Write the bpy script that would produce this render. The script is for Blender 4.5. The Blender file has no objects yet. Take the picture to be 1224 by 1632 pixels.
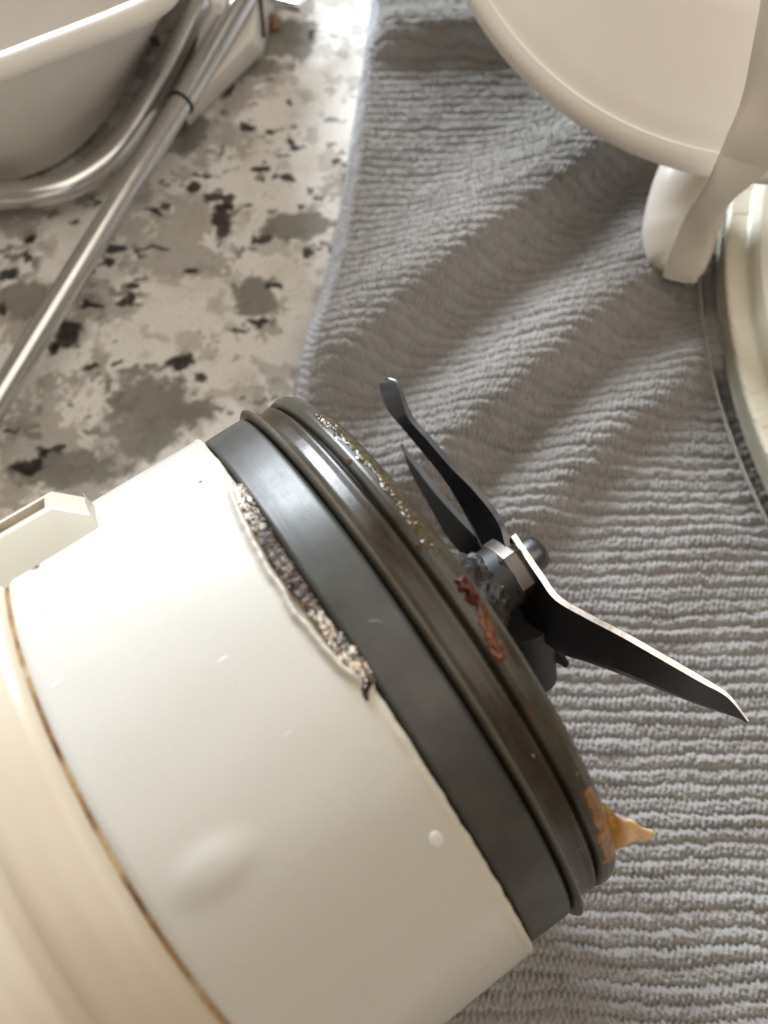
import bpy, math
import numpy as np
from math import radians as rad

S = 0.001                      # everything below is written in millimetres
scene = bpy.context.scene
col = scene.collection

# ------------------------------------------------------------------ camera
CAM_H, PITCH, FPX, IW, IH = 153.684, rad(20.0), 1160.0, 1224, 1632
cd = bpy.data.cameras.new("camera")
cam = bpy.data.objects.new("camera", cd)
col.objects.link(cam)
cam.location = (0, 0, CAM_H * S)
cam.rotation_euler = (PITCH, 0, 0)
cd.sensor_width = 36
cd.sensor_fit = "AUTO"
cd.lens = FPX / IH * 36
cd.clip_start = 0.005
cd.clip_end = 20
cd.dof.use_dof = True
cd.dof.focus_distance = 0.100
cd.dof.aperture_fstop = 19.0
scene.camera = cam

# ------------------------------------------------------------------ light
world = bpy.data.worlds.new("World")
scene.world = world
world.use_nodes = True
bg = world.node_tree.nodes["Background"]
bg.inputs[0].default_value = (1.0, 0.83, 0.66, 1)
bg.inputs[1].default_value = 0.27

def area(name, direction, dist, sx, sy, power, color, target=(0, 40, 30)):
    l = bpy.data.lights.new(name, 'AREA')
    l.shape = 'RECTANGLE'
    l.size, l.size_y = sx * S, sy * S
    l.energy = power
    l.color = color
    o = bpy.data.objects.new(name, l)
    col.objects.link(o)
    d = np.array(direction, float); d /= np.linalg.norm(d)
    p = np.array(target) + d * dist
    o.location = p * S
    from mathutils import Vector
    o.rotation_euler = Vector(-d).to_track_quat('-Z', 'Y').to_euler()
    return o
area("window_light", (-0.42, 0.80, 0.41), 1050, 310, 470, 26.5, (0.85, 0.93, 1.0), (20, 70, 15))
area("overhead_fill", (0.24, -0.14, 0.95), 820, 820, 700, 3.5, (1.0, 0.91, 0.79), (0, 40, 20))  # added fill for overhead bounce, also gives the metal something to reflect

scene.view_settings.view_transform = 'Standard'
scene.view_settings.look = 'None'
scene.view_settings.exposure = 0.0
scene.view_settings.gamma = 1.0

# ------------------------------------------------------------------ helpers
sP, cP = math.sin(PITCH), math.cos(PITCH)
def gp(px, py, z=0.0):
    """a point of the picture carried onto the level plane at height z (mm)"""
    X, Y = (px - IW / 2) / FPX, -(py - IH / 2) / FPX
    d = np.array([X, Y * cP + sP, Y * sP - cP])
    return np.array([0, 0, CAM_H]) + d * ((z - CAM_H) / d[2])
def pxscale(py, z=0.0):
    a = gp(612, py, z); return np.linalg.norm(gp(622, py, z) - a) / 10   # mm per px

def hash2(ix, iy, seed):
    h = (ix.astype(np.int64) * 374761393 + iy.astype(np.int64) * 668265263 + seed * 1442695041) & 0xffffffff
    h = ((h ^ (h >> 13)) * 1274126177) & 0xffffffff
    return ((h ^ (h >> 16)) & 0xffff) / 65535.0
def vnoise(x, y, seed=0):
    x, y = np.broadcast_arrays(np.asarray(x, float), np.asarray(y, float))
    ix, iy = np.floor(x), np.floor(y)
    fx, fy = x - ix, y - iy
    fx = fx * fx * (3 - 2 * fx); fy = fy * fy * (3 - 2 * fy)
    a, b = hash2(ix, iy, seed), hash2(ix + 1, iy, seed)
    c, d = hash2(ix, iy + 1, seed), hash2(ix + 1, iy + 1, seed)
    return (a + (b - a) * fx) * (1 - fy) + (c + (d - c) * fx) * fy
def fbm(x, y, seed=0, octv=4):
    s, a, t = 0, 0.5, 0
    for i in range(octv):
        s = s + a * vnoise(x * 2 ** i + 17.3 * i, y * 2 ** i - 9.1 * i, seed + i * 31); t += a; a *= 0.5
    return s / t * 2 - 1
def sstep(a, b, x):
    t = np.clip((x - a) / (b - a), 0, 1)
    return t * t * (3 - 2 * t)

def mesh(name, V, F, mat, parent=None, loc=(0, 0, 0), sharp=40, colors=None):
    """one mesh object from vertices in mm"""
    V = np.asarray(V, float) - np.asarray(loc, float)
    me = bpy.data.meshes.new(name)
    if isinstance(F, np.ndarray):
        n, k = F.shape
        me.vertices.add(len(V)); me.vertices.foreach_set("co", (V * S).ravel())
        me.loops.add(n * k); me.loops.foreach_set("vertex_index", F.ravel().astype(np.int32))
        me.polygons.add(n)
        me.polygons.foreach_set("loop_start", np.arange(0, n * k, k, dtype=np.int32))
        me.polygons.foreach_set("loop_total", np.full(n, k, dtype=np.int32))
        me.update(calc_edges=True); me.validate()
    else:
        me.from_pydata([tuple(v) for v in V * S], [], F)
    me.polygons.foreach_set("use_smooth", np.ones(len(me.polygons), bool))
    if sharp and len(V) < 200000:
        me.set_sharp_from_angle(angle=rad(sharp))
    if colors is not None:
        a = me.color_attributes.new("col", 'FLOAT_COLOR', 'POINT')
        c = np.ones((len(V), 4)); c[:, :3] = colors
        a.data.foreach_set("color", c.ravel())
    me.materials.append(mat)
    o = bpy.data.objects.new(name, me)
    col.objects.link(o)
    if parent is not None:
        o.parent = parent
    else:
        o.location = np.asarray(loc) * S
    return o
def tag(o, label=None, cat=None, group=None, kind=None):
    for k, v in (('label', label), ('category', cat), ('group', group), ('kind', kind)):
        if v: o[k] = v
    return o
def thing(name, loc, label, cat, rotz=0.0, group=None):
    o = bpy.data.objects.new(name, None)
    o.empty_display_size = 0.01
    col.objects.link(o)
    o.location = np.asarray(loc) * S
    o.rotation_euler = (0, 0, rotz)
    return tag(o, label, cat, group)
def gridfaces(nu, nv, wrap_u=False, wrap_v=False):
    i = np.arange(nu if wrap_u else nu - 1); j = np.arange(nv if wrap_v else nv - 1)
    I, J = np.meshgrid(i, j, indexing='ij')
    I2, J2 = (I + 1) % nu, (J + 1) % nv
    return np.stack([I * nv + J, I2 * nv + J, I2 * nv + J2, I * nv + J2], -1).reshape(-1, 4)
def catmull(P, n):
    P = np.asarray(P, float)
    Q = np.vstack([2 * P[0] - P[1], P, 2 * P[-1] - P[-2]])
    out = []
    m = len(P) - 1
    for t in np.linspace(0, m, n):
        i = min(int(t), m - 1); u = t - i
        a, b, c, d = Q[i:i + 4]
        out.append(0.5 * (2 * b + (c - a) * u + (2 * a - 5 * b + 4 * c - d) * u * u + (3 * b - a - 3 * c + d) * u ** 3))
    return np.array(out)
def tube(P, r, n=20, caps=True, flat=None):
    """tube along polyline P (mm); r scalar or per-point"""
    P = np.asarray(P, float); m = len(P)
    r = np.broadcast_to(np.asarray(r, float), (m,))
    T = np.gradient(P, axis=0); T /= np.linalg.norm(T, axis=1)[:, None] + 1e-12
    up = np.array([0, 0, 1.0]) if abs(T[0, 2]) < .9 else np.array([1.0, 0, 0])
    V = []
    n0 = np.cross(T[0], up); n0 /= np.linalg.norm(n0)
    for k in range(m):
        n0 = n0 - T[k] * (n0 @ T[k]); n0 /= np.linalg.norm(n0)
        b0 = np.cross(T[k], n0)
        a = np.linspace(0, 2 * np.pi, n, endpoint=False)
        V.append(P[k] + r[k] * (np.cos(a)[:, None] * n0 + np.sin(a)[:, None] * b0))
    V = np.vstack(V)
    F = [tuple(f) for f in gridfaces(m, n, False, True)[:, ::-1]]
    if caps:
        F.append(tuple(range(n))); F.append(tuple(range((m - 1) * n, m * n))[::-1])
    return V, F
def lathe_x(prof, zc, nseg=360, disp=None, t0=0, t1=360):
    """surface of revolution about the local x axis at height zc; prof rows are (x, r); angle 0 is straight up"""
    prof = np.asarray(prof, float)
    full = abs(t1 - t0 - 360) < 1e-6
    th = np.radians(np.linspace(t0, t1, nseg, endpoint=not full) - (180 if full else 0))
    s = np.repeat(prof[:, 0][:, None], len(th), 1); r = np.repeat(prof[:, 1][:, None], len(th), 1)
    t = np.repeat(th[None], len(prof), 0)
    if disp is not None:
        s, r = disp(s, r, t)
    V = np.stack([s, r * np.sin(t), zc + r * np.cos(t)], -1).reshape(-1, 3)
    return V, gridfaces(len(prof), len(th), False, full)
def resample(prof, step):
    prof = np.asarray(prof, float); out = [prof[0]]
    for a, b in zip(prof[:-1], prof[1:]):
        k = max(1, int(np.ceil(np.linalg.norm(b - a) / step)))
        for i in range(1, k + 1): out.append(a + (b - a) * i / k)
    return np.array(out)
def box(x0, x1, y0, y1, z0, z1):
    V = [(x, y, z) for x in (x0, x1) for y in (y0, y1) for z in (z0, z1)]
    F = [(0, 1, 3, 2), (4, 6, 7, 5), (0, 4, 5, 1), (2, 3, 7, 6), (0, 2, 6, 4), (1, 5, 7, 3)]
    return V, F
def bevel(o, w, seg=3):
    m = o.modifiers.new("bevel", 'BEVEL'); m.width = w * S; m.segments = seg; m.limit_method = 'ANGLE'
    m.angle_limit = rad(30)
    return o

# ------------------------------------------------------------------ materials
class Mat:
    def __init__(s, name, base=(.8, .8, .8), rough=.5, metal=0, **kw):
        s.m = bpy.data.materials.new(name); s.m.use_nodes = True
        s.nt = s.m.node_tree; s.n = s.nt.nodes; s.l = s.nt.links
        s.b = s.n["Principled BSDF"]
        s.b.inputs["Base Color"].default_value = (*base, 1)
        s.b.inputs["Roughness"].default_value = rough
        s.b.inputs["Metallic"].default_value = metal
        for k, v in kw.items():
            s.b.inputs[k].default_value = v
        s.tc = s.n.new("ShaderNodeTexCoord")
    def noise(s, scale, detail=3, rough=.55, vec=None):
        t = s.n.new("ShaderNodeTexNoise"); t.inputs["Scale"].default_value = scale
        t.inputs["Detail"].default_value = detail; t.inputs["Roughness"].default_value = rough
        s.l.new(vec if vec is not None else s.tc.outputs["Object"], t.inputs["Vector"]); return t.outputs["Fac"]
    def voronoi(s, scale, feature='F1', vec=None):
        t = s.n.new("ShaderNodeTexVoronoi"); t.feature = feature; t.inputs["Scale"].default_value = scale
        s.l.new(vec if vec is not None else s.tc.outputs["Object"], t.inputs["Vector"]); return t.outputs["Distance"]
    def stretch(s, sc):
        t = s.n.new("ShaderNodeMapping"); t.inputs["Scale"].default_value = sc
        s.l.new(s.tc.outputs["Object"], t.inputs["Vector"]); return t.outputs["Vector"]
    def ramp(s, fac, stops):
        t = s.n.new("ShaderNodeValToRGB"); e = t.color_ramp.elements
        while len(e) < len(stops): e.new(.5)
        for el, (p, c) in zip(e, stops):
            el.position = p; el.color = (*c, 1) if len(c) == 3 else c
        s.l.new(fac, t.inputs["Fac"]); return t.outputs["Color"]
    def mix(s, fac, a, b, blend='MIX'):
        t = s.n.new("ShaderNodeMix"); t.data_type = 'RGBA'; t.blend_type = blend
        for inp, v in ((t.inputs[0], fac), (t.inputs[6], a), (t.inputs[7], b)):
            if isinstance(v, (int, float)): inp.default_value = v
            elif isinstance(v, tuple): inp.default_value = (*v, 1)
            else: s.l.new(v, inp)
        return t.outputs[2]
    def attr(s, name="col"):
        t = s.n.new("ShaderNodeAttribute"); t.attribute_name = name; return t.outputs["Color"]
    def color(s, c): s.l.new(c, s.b.inputs["Base Color"]); return s
    def rough(s, fac, lo, hi):
        t = s.n.new("ShaderNodeMapRange"); t.inputs[3].default_value = lo; t.inputs[4].default_value = hi
        s.l.new(fac, t.inputs[0]); s.l.new(t.outputs[0], s.b.inputs["Roughness"]); return s
    def bump(s, fac, strength, dist):
        t = s.n.new("ShaderNodeBump"); t.inputs["Strength"].default_value = strength
        t.inputs["Distance"].default_value = dist * S
        s.l.new(fac, t.inputs["Height"])
        if s.b.inputs["Normal"].is_linked:
            s.l.new(s.b.inputs["Normal"].links[0].from_socket, t.inputs["Normal"])
        s.l.new(t.outputs[0], s.b.inputs["Normal"]); return s

granite = Mat("granite", rough=.22)
granite.color(granite.mix(granite.ramp(granite.noise(1500, 4), [(.30, (.35, .35, .35)), (.44, (1, 1, 1))]), (0.62, 0.58, 0.54), (1, 1, 1)))
_c = granite.mix(1.0, granite.attr(), granite.ramp(granite.noise(1300, 5, .7), [(.28, (.30, .29, .28)), (.40, (.92, .92, .92)), (.6, (1, 1, 1))]), 'MULTIPLY')
granite.color(_c)
granite.rough(granite.noise(300), .40, .55); granite.b.inputs['Specular IOR Level'].default_value = .10

towel_m = Mat("towel_microfibre", rough=.95)
towel_m.b.inputs["Sheen Weight"].default_value = .55
towel_m.b.inputs["Sheen Roughness"].default_value = .5
towel_m.color(towel_m.mix(1.0, towel_m.attr(), towel_m.ramp(towel_m.noise(2200, 3), [(.3, (.72, .72, .72)), (.6, (1, 1, 1))]), 'MULTIPLY'))
towel_m.bump(towel_m.noise(3000, 4, .7), 1.0, .5)

white_m = Mat("white_plastic", rough=.30)
white_m.b.inputs["Subsurface Weight"].default_value = .25
white_m.b.inputs["Subsurface Scale"].default_value = .002
white_m.b.inputs["Subsurface Radius"].default_value = (1, .7, .45)
white_m.color(white_m.attr())
white_m.rough(white_m.noise(70, 6, .65), .08, .46)
white_m.bump(white_m.noise(180, 3), .05, .6).bump(white_m.noise(900, 3, .6, white_m.stretch((.12, 1, 1))), .03, .2)

def plain_plastic(name, c, r=.35, bumpd=.25, sss=.15):
    m = Mat(name, c, r)
    m.b.inputs["Subsurface Weight"].default_value = sss
    m.b.inputs["Subsurface Scale"].default_value = .002
    m.color(m.mix(m.ramp(m.noise(60, 4), [(.35, (0, 0, 0)), (.7, (1, 1, 1))]), tuple(x * .95 for x in c), c))
    m.rough(m.noise(90, 4), r - .06, r + .1)
    m.bump(m.noise(700, 2), .05, bumpd)
    return m
cream_m = plain_plastic("cream_plastic", (.57, .49, .375), .30)
lug_m = plain_plastic("ivory_plastic", (.52, .485, .40), .32)
bin_m = plain_plastic("bin_plastic", (.74, .70, .65), .38, .25, 0.0)
lid_m = plain_plastic("lid_plastic", (.76, .695, .61), .34, .25, 0.0)
ivory_m = plain_plastic("ivory_ring_plastic", (.70, .66, .54), .30)

collar_m = Mat("dark_grey_collar", (.075, .078, .075), .34)
collar_m.color(collar_m.mix(collar_m.ramp(collar_m.noise(110, 5), [(.35, (0, 0, 0)), (.7, (1, 1, 1))]), (.030, .028, .023), (.060, .059, .051)))
_st = collar_m.stretch((30, 1.5, 1.5))
collar_m.rough(collar_m.noise(130, 6, .7), .26, .60)
collar_m.bump(collar_m.noise(260, 3, .6, collar_m.stretch((9, 1, 1))), .10, .15)
gasket_m = Mat("olive_gasket", (.09, .08, .06), .32)
gasket_m.b.inputs['Specular IOR Level'].default_value = .4
gasket_m.color(gasket_m.mix(1.0, gasket_m.attr(), gasket_m.mix(gasket_m.ramp(gasket_m.noise(140, 5), [(.35, (0, 0, 0)), (.7, (1, 1, 1))]), (.55, .48, .40), (1, 1, 1)), 'MULTIPLY'))
gasket_m.rough(gasket_m.noise(200, 4), .16, .42)
gasket_m.bump(gasket_m.noise(900, 3), .15, .12)
gap_blade_dark_m = Mat("seam_grime", (.02, .016, .012), .7)  # near-black for the seam gap, and for darkening the rear blades
stain_m = Mat("brown_seam_grime", (.20, .11, .045), .5)
stain_m.color(stain_m.ramp(stain_m.noise(260, 4), [(.3, (.10, .04, .012)), (.5, (.30, .18, .075)), (.75, (.55, .42, .26))]))
steel_m = Mat("wire_steel", (.62, .61, .60), .22, 1.0)
steel_m.rough(steel_m.noise(220, 4), .14, .34)
blade_m = Mat("blade_steel", (.13, .13, .14), .30, 1.0)
blade_m.rough(blade_m.noise(250, 4), .22, .45)
blade_m.bump(blade_m.noise(500, 4), .1, .1)
edge_m = Mat("ground_steel_edge", (.80, .80, .80), .30, 1.0)
edge_m.color(edge_m.mix(edge_m.ramp(edge_m.noise(700, 4), [(.38, (0, 0, 0)), (.5, (1, 1, 1))]), (.70, .67, .64), (.9, .9, .9)))
edge_m.bump(edge_m.noise(500, 2), .06, .1)
nut_m = Mat("nut_steel", (.11, .10, .09), .3, 1.0)
nut_m.rough(nut_m.noise(300, 4), .26, .45)
hub_m = Mat("dark_hub", (.012, .011, .011), .5)

grime_m = Mat("dark_food_grime", (.03, .025, .022), .55)
grime_m.color(grime_m.ramp(grime_m.noise(420, 4), [(.35, (.012, .010, .009)), (.6, (.045, .035, .030)), (.78, (.16, .13, .11))]))
grime_m.bump(grime_m.noise(900, 4), .4, .3)
burnt_m = Mat("burnt_plastic", rough=.58)
_v = burnt_m.noise(430, 4, .6, burnt_m.stretch((1.5, .7, .7)))
_v2 = burnt_m.noise(800, 3, .6)
_light = burnt_m.ramp(burnt_m.noise(700, 3), [(.3, (.50, .34, .24)), (.5, (.80, .70, .56)), (.7, (.86, .80, .70))])
_c1 = burnt_m.ramp(_v, [(.465, (1, 1, 1)), (.485, (0, 0, 0)), (.515, (0, 0, 0)), (.535, (1, 1, 1))])
_c2 = burnt_m.ramp(_v2, [(.455, (1, 1, 1)), (.49, (0, 0, 0)), (.505, (0, 0, 0)), (.54, (1, 1, 1))])
_crk = burnt_m.mix(1.0, _c1, _c2, 'DARKEN')
_cl = burnt_m.mix(_crk, (.016, .008, .007), _light)
_dk = burnt_m.mix(burnt_m.ramp(burnt_m.noise(1500, 3), [(.42, (0, 0, 0)), (.6, (1, 1, 1))]), (.008, .006, .005), (.085, .045, .030))
_a = burnt_m.n.new("ShaderNodeSeparateColor"); burnt_m.l.new(burnt_m.attr(), _a.inputs[0])
burnt_m.color(burnt_m.mix(_a.outputs[0], _cl, _dk))
burnt_m.bump(_crk, .5, .15).bump(burnt_m.noise(1000, 3), .6, .25)

smear_m = Mat("wet_smear", (.09, .07, .03), .06)
smear_m.color(smear_m.ramp(smear_m.noise(500, 4), [(.35, (.035, .022, .007)), (.7, (.085, .066, .03))]))
smear_m.bump(smear_m.noise(1500, 2, .5), .6, .5)
residue_m = Mat("sauce_residue", (.25, .06, .015), .12)
residue_m.color(residue_m.attr())
residue_m.bump(residue_m.noise(1300, 3), .45, .25)
residue_m.b.inputs["Subsurface Weight"].default_value = .2
residue_m.b.inputs["Subsurface Scale"].default_value = .001
water_m = Mat("water", (.70, .69, .66), .03, IOR=1.4)  # also colours the thin highlight slivers
clear_m = Mat("frosted_clear_plastic", (.95, .95, .95), .12, IOR=1.3)
clear_m.b.inputs["Transmission Weight"].default_value = 1.0
rubber_m = Mat("black_rubber", (.012, .011, .010), .6)
copper_m = Mat("copper_tab", (.34, .19, .10), .45, .4)

# ------------------------------------------------------------------ counter
ZC = -4.0
def counter():
    fx = np.arange(-135, 45.01, .4); fy = np.arange(30, 235.01, .4)
    xs = np.concatenate([np.linspace(-420, -140, 15), fx, np.linspace(50, 420, 15)])
    ys = np.concatenate([np.linspace(-260, 25, 15), fy, np.linspace(240, 640, 15)])
    X, Y = np.meshgrid(xs, ys, indexing='ij')
    wx = X + 4.5 * fbm(X / 9, Y / 9, 5, 4) + .9 * fbm(X / 1.5, Y / 1.5, 8, 3)
    wy = Y + 4.5 * fbm(X / 9, Y / 9, 61, 4) + .9 * fbm(X / 1.5, Y / 1.5, 68, 3)
    base = np.array([.755, .735, .70]); C = np.ones(X.shape + (3,)) * base
    def lay(C, colr, w): return C + (np.array(colr) - C) * w[..., None]
    m = fbm(wx / 9, wy / 9, 2, 5)
    C = lay(C, [.62, .57, .51], sstep(.0, .45, m) * .55)
    C = lay(C, [.32, .295, .26], sstep(.10, .22, fbm(X / 14, Y / 14, 201, 6) + .25 * fbm(X / 1.2, Y / 1.2, 202, 4)) * .72)
    C = lay(C, [.40, .36, .32], sstep(.12, .32, fbm(X / 5.5, Y / 5.5, 12, 6)) * .6)
    clus = sstep(-.15, .3, fbm(X / 14, Y / 14, 118, 3))
    C = lay(C, [.15, .135, .125], sstep(.28, .42, fbm(X / 3.8, Y / 3.0, 112, 6)) * clus * .8)
    C = lay(C, [.03, .026, .024], sstep(.34, .44, fbm(X / 6.5, Y / 5.2, 212, 6)) * clus * .92)
    olive, dark, brown, grey = np.array([.22, .21, .185]), np.array([.014, .012, .011]), np.array([.040, .020, .018]), np.array([.33, .31, .29])
    blobs = [(460, 60, 62, 46, olive), (395, 112, 40, 20, olive), (238, 655, 66, 66, olive), (413, 475, 42, 40, olive), (470, 362, 60, 26, olive),
             (45, 485, 38, 30, olive), (130, 742, 80, 22, olive), (60, 760, 40, 18, olive), (350, 215, 40, 26, grey), (445, 585, 30, 18, grey), (300, 215, 28, 30, olive),
             (220, 300, 24, 34, grey), (330, 430, 20, 14, grey), (140, 465, 44, 26, grey), (180, 690, 40, 30, grey), (30, 330, 34, 20, grey), (300, 650, 30, 20, olive),
             (353, 352, 16, 30, brown), (340, 316, 22, 10, brown), (368, 325, 12, 14, brown), (112, 540, 22, 24, dark), (92, 560, 10, 12, dark), (183, 402, 16, 12, dark), (165, 420, 10, 8, dark),
             (285, 566, 18, 14, dark), (425, 521, 24, 9, dark), (392, 530, 14, 5, brown), (412, 269, 18, 8, dark), (390, 198, 11, 11, dark), (430, 213, 9, 8, dark),
             (298, 302, 12, 8, dark), (18, 440, 15, 12, dark), (50, 375, 13, 8, dark), (48, 410, 8, 20, brown), (42, 745, 18, 14, dark), (60, 725, 10, 12, dark), (8, 500, 10, 12, brown),
             (150, 590, 14, 8, dark), (195, 585, 14, 5, brown), (310, 595, 12, 6, dark), (460, 165, 6, 8, dark), (475, 325, 12, 5, dark), (500, 52, 10, 14, brown), (125, 360, 6, 6, dark),
             (235, 340, 18, 6, dark), (255, 330, 12, 5, brown), (285, 170, 12, 10, brown), (310, 430, 12, 5, brown), (235, 440, 12, 5, brown), (140, 485, 16, 6, dark), (400, 330, 10, 5, dark),
             (18, 685, 8, 5, dark), (320, 280, 20, 5, dark), (250, 395, 22, 4, dark), (450, 455, 18, 5, dark)]
    for px, py, rx, ry, c in blobs:
        g = gp(px, py, ZC); k = pxscale(py, ZC); ky = k / 0.92
        d = np.sqrt(((wx - g[0]) / (rx * k * 1.05)) ** 2 + ((wy - g[1]) / (ry * ky * 1.05)) ** 2) + .42 * fbm(X / 2.2, Y / 2.2, 121, 5)
        soft = .22 if c is olive or c is grey else .30
        w = 1 - sstep(1 - soft, 1 + soft * .5, d)
        C = C + (c - C) * (w * (.92 if c is not grey else .55))[..., None]
    rng = np.random.default_rng(4)
    for k in range(40):                                             # the same mottling beyond the picture
        x, y = rng.uniform(-135, 45), rng.uniform(35, 230); r = rng.uniform(.5, 1.3)
        d = np.hypot((wx - x) / r, (wy - y) / (r * rng.uniform(.4, .9)))
        C = C + (np.array([.09, .08, .07]) - C) * ((1 - sstep(.5, 1.1, d)) * .8)[..., None]
    Z = np.full(X.shape, ZC)
    V = np.stack([X, Y, Z], -1).reshape(-1, 3)
    o = mesh("countertop", V, gridfaces(len(xs), len(ys)), granite.m, sharp=None, colors=C.reshape(-1, 3))
    tag(o, "speckled white granite countertop with olive and black blotches", kind="structure")
counter()

# ------------------------------------------------------------------ towel
def polydist(X, Y, P):
    """signed distance (positive on the camera's right and near side) and run along polyline P"""
    best = np.full(X.shape, 1e9); sg = np.zeros(X.shape); run = np.zeros(X.shape); L = 0
    tot = sum(np.linalg.norm(b - a) for a, b in zip(P[:-1], P[1:]))
    for a, b in zip(P[:-1], P[1:]):
        ab = b - a; l = np.linalg.norm(ab)
        t = ((X - a[0]) * ab[0] + (Y - a[1]) * ab[1]) / l ** 2
        tc = np.clip(t, 0, 1)
        dx, dy = X - a[0] - ab[0] * tc, Y - a[1] - ab[1] * tc
        d = np.hypot(dx, dy); s = np.sign(dx * ab[1] - dy * ab[0])
        m = d < best
        best = np.where(m, d, best); sg = np.where(m, s, sg); run = np.where(m, (L + tc * l) / tot, run); L += l
    return best * sg, run
FOLDS = [  # picture points along the crest, height, width on the window side, width on the far side
    ([(455, 640), (545, 545), (690, 425), (820, 325), (940, 225), (1080, 120)], 12.5, 17, 6.5),
    ([(560, 800), (680, 715), (800, 608), (905, 520), (1030, 425), (1150, 330)], 11.0, 12, 6.5),
    ([(760, 880), (880, 770), (985, 660), (1100, 575), (1200, 500)], 5.5, 9, 7),
    ([(560, 30), (680, 28), (800, 20), (950, -60)], 8.0, 12, 6),
    ([(950, 1000), (1080, 900), (1200, 830)], 1.6, 10, 9),
]
HEM = np.array([gp(x, y, -1)[:2] for x, y in [(600, -120), (590, 0), (578, 90), (560, 200), (545, 300), (528, 400), (505, 500), (474, 618), (440, 740), (400, 900), (380, 1100), (380, 1400), (390, 1700)]])
def hem_x(y):
    i = np.argsort(HEM[:, 1]); return np.interp(y, HEM[i, 1], HEM[i, 0])
def fold_height(X, Y):
    H = np.zeros(X.shape)
    for pts, A, wl, wr in FOLDS:
        P = catmull([gp(x, y, A * .8)[:2] for x, y in pts], 14)
        d, run = polydist(X, Y, P)
        d = d + 1.4 * fbm(X / 22, Y / 22, 77, 2)
        end = sstep(0, .16, run) * (1 - sstep(.9, 1.0, run))
        p = np.where(d < 0, np.exp(-(np.abs(d) / wl) ** 2), np.exp(-(np.abs(d) / wr) ** 2.2))
        H = H + A * end * p
    H = H + .8 * fbm(X / 30, Y / 30, 3, 2)
    return H
def towel():
    us = np.concatenate([np.arange(0, 5, .2), np.arange(5, 126, .225)]); us_far = np.linspace(130, 190, 20)
    us = np.concatenate([us, us_far])
    ys = np.concatenate([np.linspace(-120, -50, 15), np.arange(-48, 224, .225), np.linspace(225, 330, 24)])
    U, Y = np.meshgrid(us, ys, indexing='ij')
    X = hem_x(Y) + U
    H = fold_height(X, Y)
    wob = 1.1 * fbm(X / 26, Y / 16, 40, 2) + .5 * fbm(X / 6, Y / 5, 41, 3) + .30 * fbm(X / 1.6, Y / 2.4, 48, 2)
    per = 2.85
    v = (Y + wob) / per + .35 * np.sin(X / 40)
    v = v + .17 * fbm(X / .75, Y / 3.2, 140, 2) + .07 * np.sign(np.sin(2 * np.pi * X / 1.15)) * np.abs(np.sin(2 * np.pi * X / 1.15)) ** .5
    k = np.floor(v); t = v - k
    ph = hash2(k, k * 0 + 3, 9)
    amp = .62 + .5 * hash2(k, np.floor(X / 23 + ph * 9), 19) * vnoise(X / 9, k * 3.3, 21) + .25 * vnoise(X / 4, k * 2.1, 23)
    prof = np.clip(1 - np.abs(2 * t - 1) ** 3.4, 0, 1) ** .8
    st = X / 1.15 + ph * 7 + .25 * fbm(X / 3, Y / 2, 33, 2)
    knob = .5 + .5 * np.cos(2 * np.pi * (st + .22 * np.sign(t - .5)))
    rib = 2.05 * amp * prof * (.62 + .38 * knob) + .40 * prof * fbm(X / .8, Y / .55, 50, 2) + .20 * fbm(X / .5, Y / .5, 51, 2)
    gro = (1 - prof) ** 6 * .25 * knob
    hemw = 1 - sstep(3.3, 4.2, U)
    twist = .85 * (.5 + .5 * np.cos(2 * np.pi * (Y / 1.7 + U / 3.2 + .5 * fbm(U, Y / 3, 81, 2)))) + .25 * fbm(U / .7, Y / .7, 83, 2)
    hemz = 1.5 * np.sqrt(np.clip(1 - ((U - 1.9) / 2.1) ** 2, 0, 1)) + twist * .7
    Z = H - 2.6 + rib * (1 - hemw) + gro * (1 - hemw) + hemz * hemw
    # pressed flat under the blender base
    cx, cy, ps = -4.81, 13.77, .601
    sl = (X - cx) * math.cos(ps) + (Y - cy) * math.sin(ps); pl = -(X - cx) * math.sin(ps) + (Y - cy) * math.cos(ps)
    press = (1 - sstep(16, 34, np.abs(pl))) * (1 - sstep(17, 26, sl))
    Z = Z + (np.minimum(Z, -1.5) - Z) * press
    low = ZC + .25
    Z = np.maximum(Z, low)
    edge = np.clip(U / .8, 0, 1)
    Z = low + (Z - low) * np.sqrt(np.clip(edge * (2 - edge), 0, 1))
    c = np.ones(X.shape + (3,)) * np.array([.365, .342, .322])
    c = c + (np.array([.56, .58, .62]) - c) * hemw[..., None] * .8
    c = c * (1 + .10 * fbm(X / 2.5, Y / 1.2, 90, 3))[..., None]
    V = np.stack([X, Y, Z], -1).reshape(-1, 3)
    mesh("knit_cloth", V, gridfaces(len(us), len(ys)), towel_m.m, tow, sharp=None, colors=c.reshape(-1, 3))
tow = thing("towel", (0, 0, 0), "rumpled grey ribbed microfibre towel lying under the blender base", "towel")
towel()

# ------------------------------------------------------------------ blender base, lying on its side
PSI, ZA, R = .601, 42.0, 42.0
base = thing("blender_base", (-4.812, 13.772, 0), "white blender base lying on its side with scorched grey collar and bare blades", "blender base", PSI)
ca, sa = math.cos(PSI), math.sin(PSI)
def loc(p):
    """world mm -> the base's own frame"""
    x, y = p[0] + 4.812, p[1] - 13.772
    return np.array([x * ca + y * sa, -x * sa + y * ca, p[2]])
def lp(px, py, z): return loc(gp(px, py, z))
def cylpt(s, th, r): t = rad(th); return np.array([s, r * math.sin(t), ZA + r * math.cos(t)])

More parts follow.
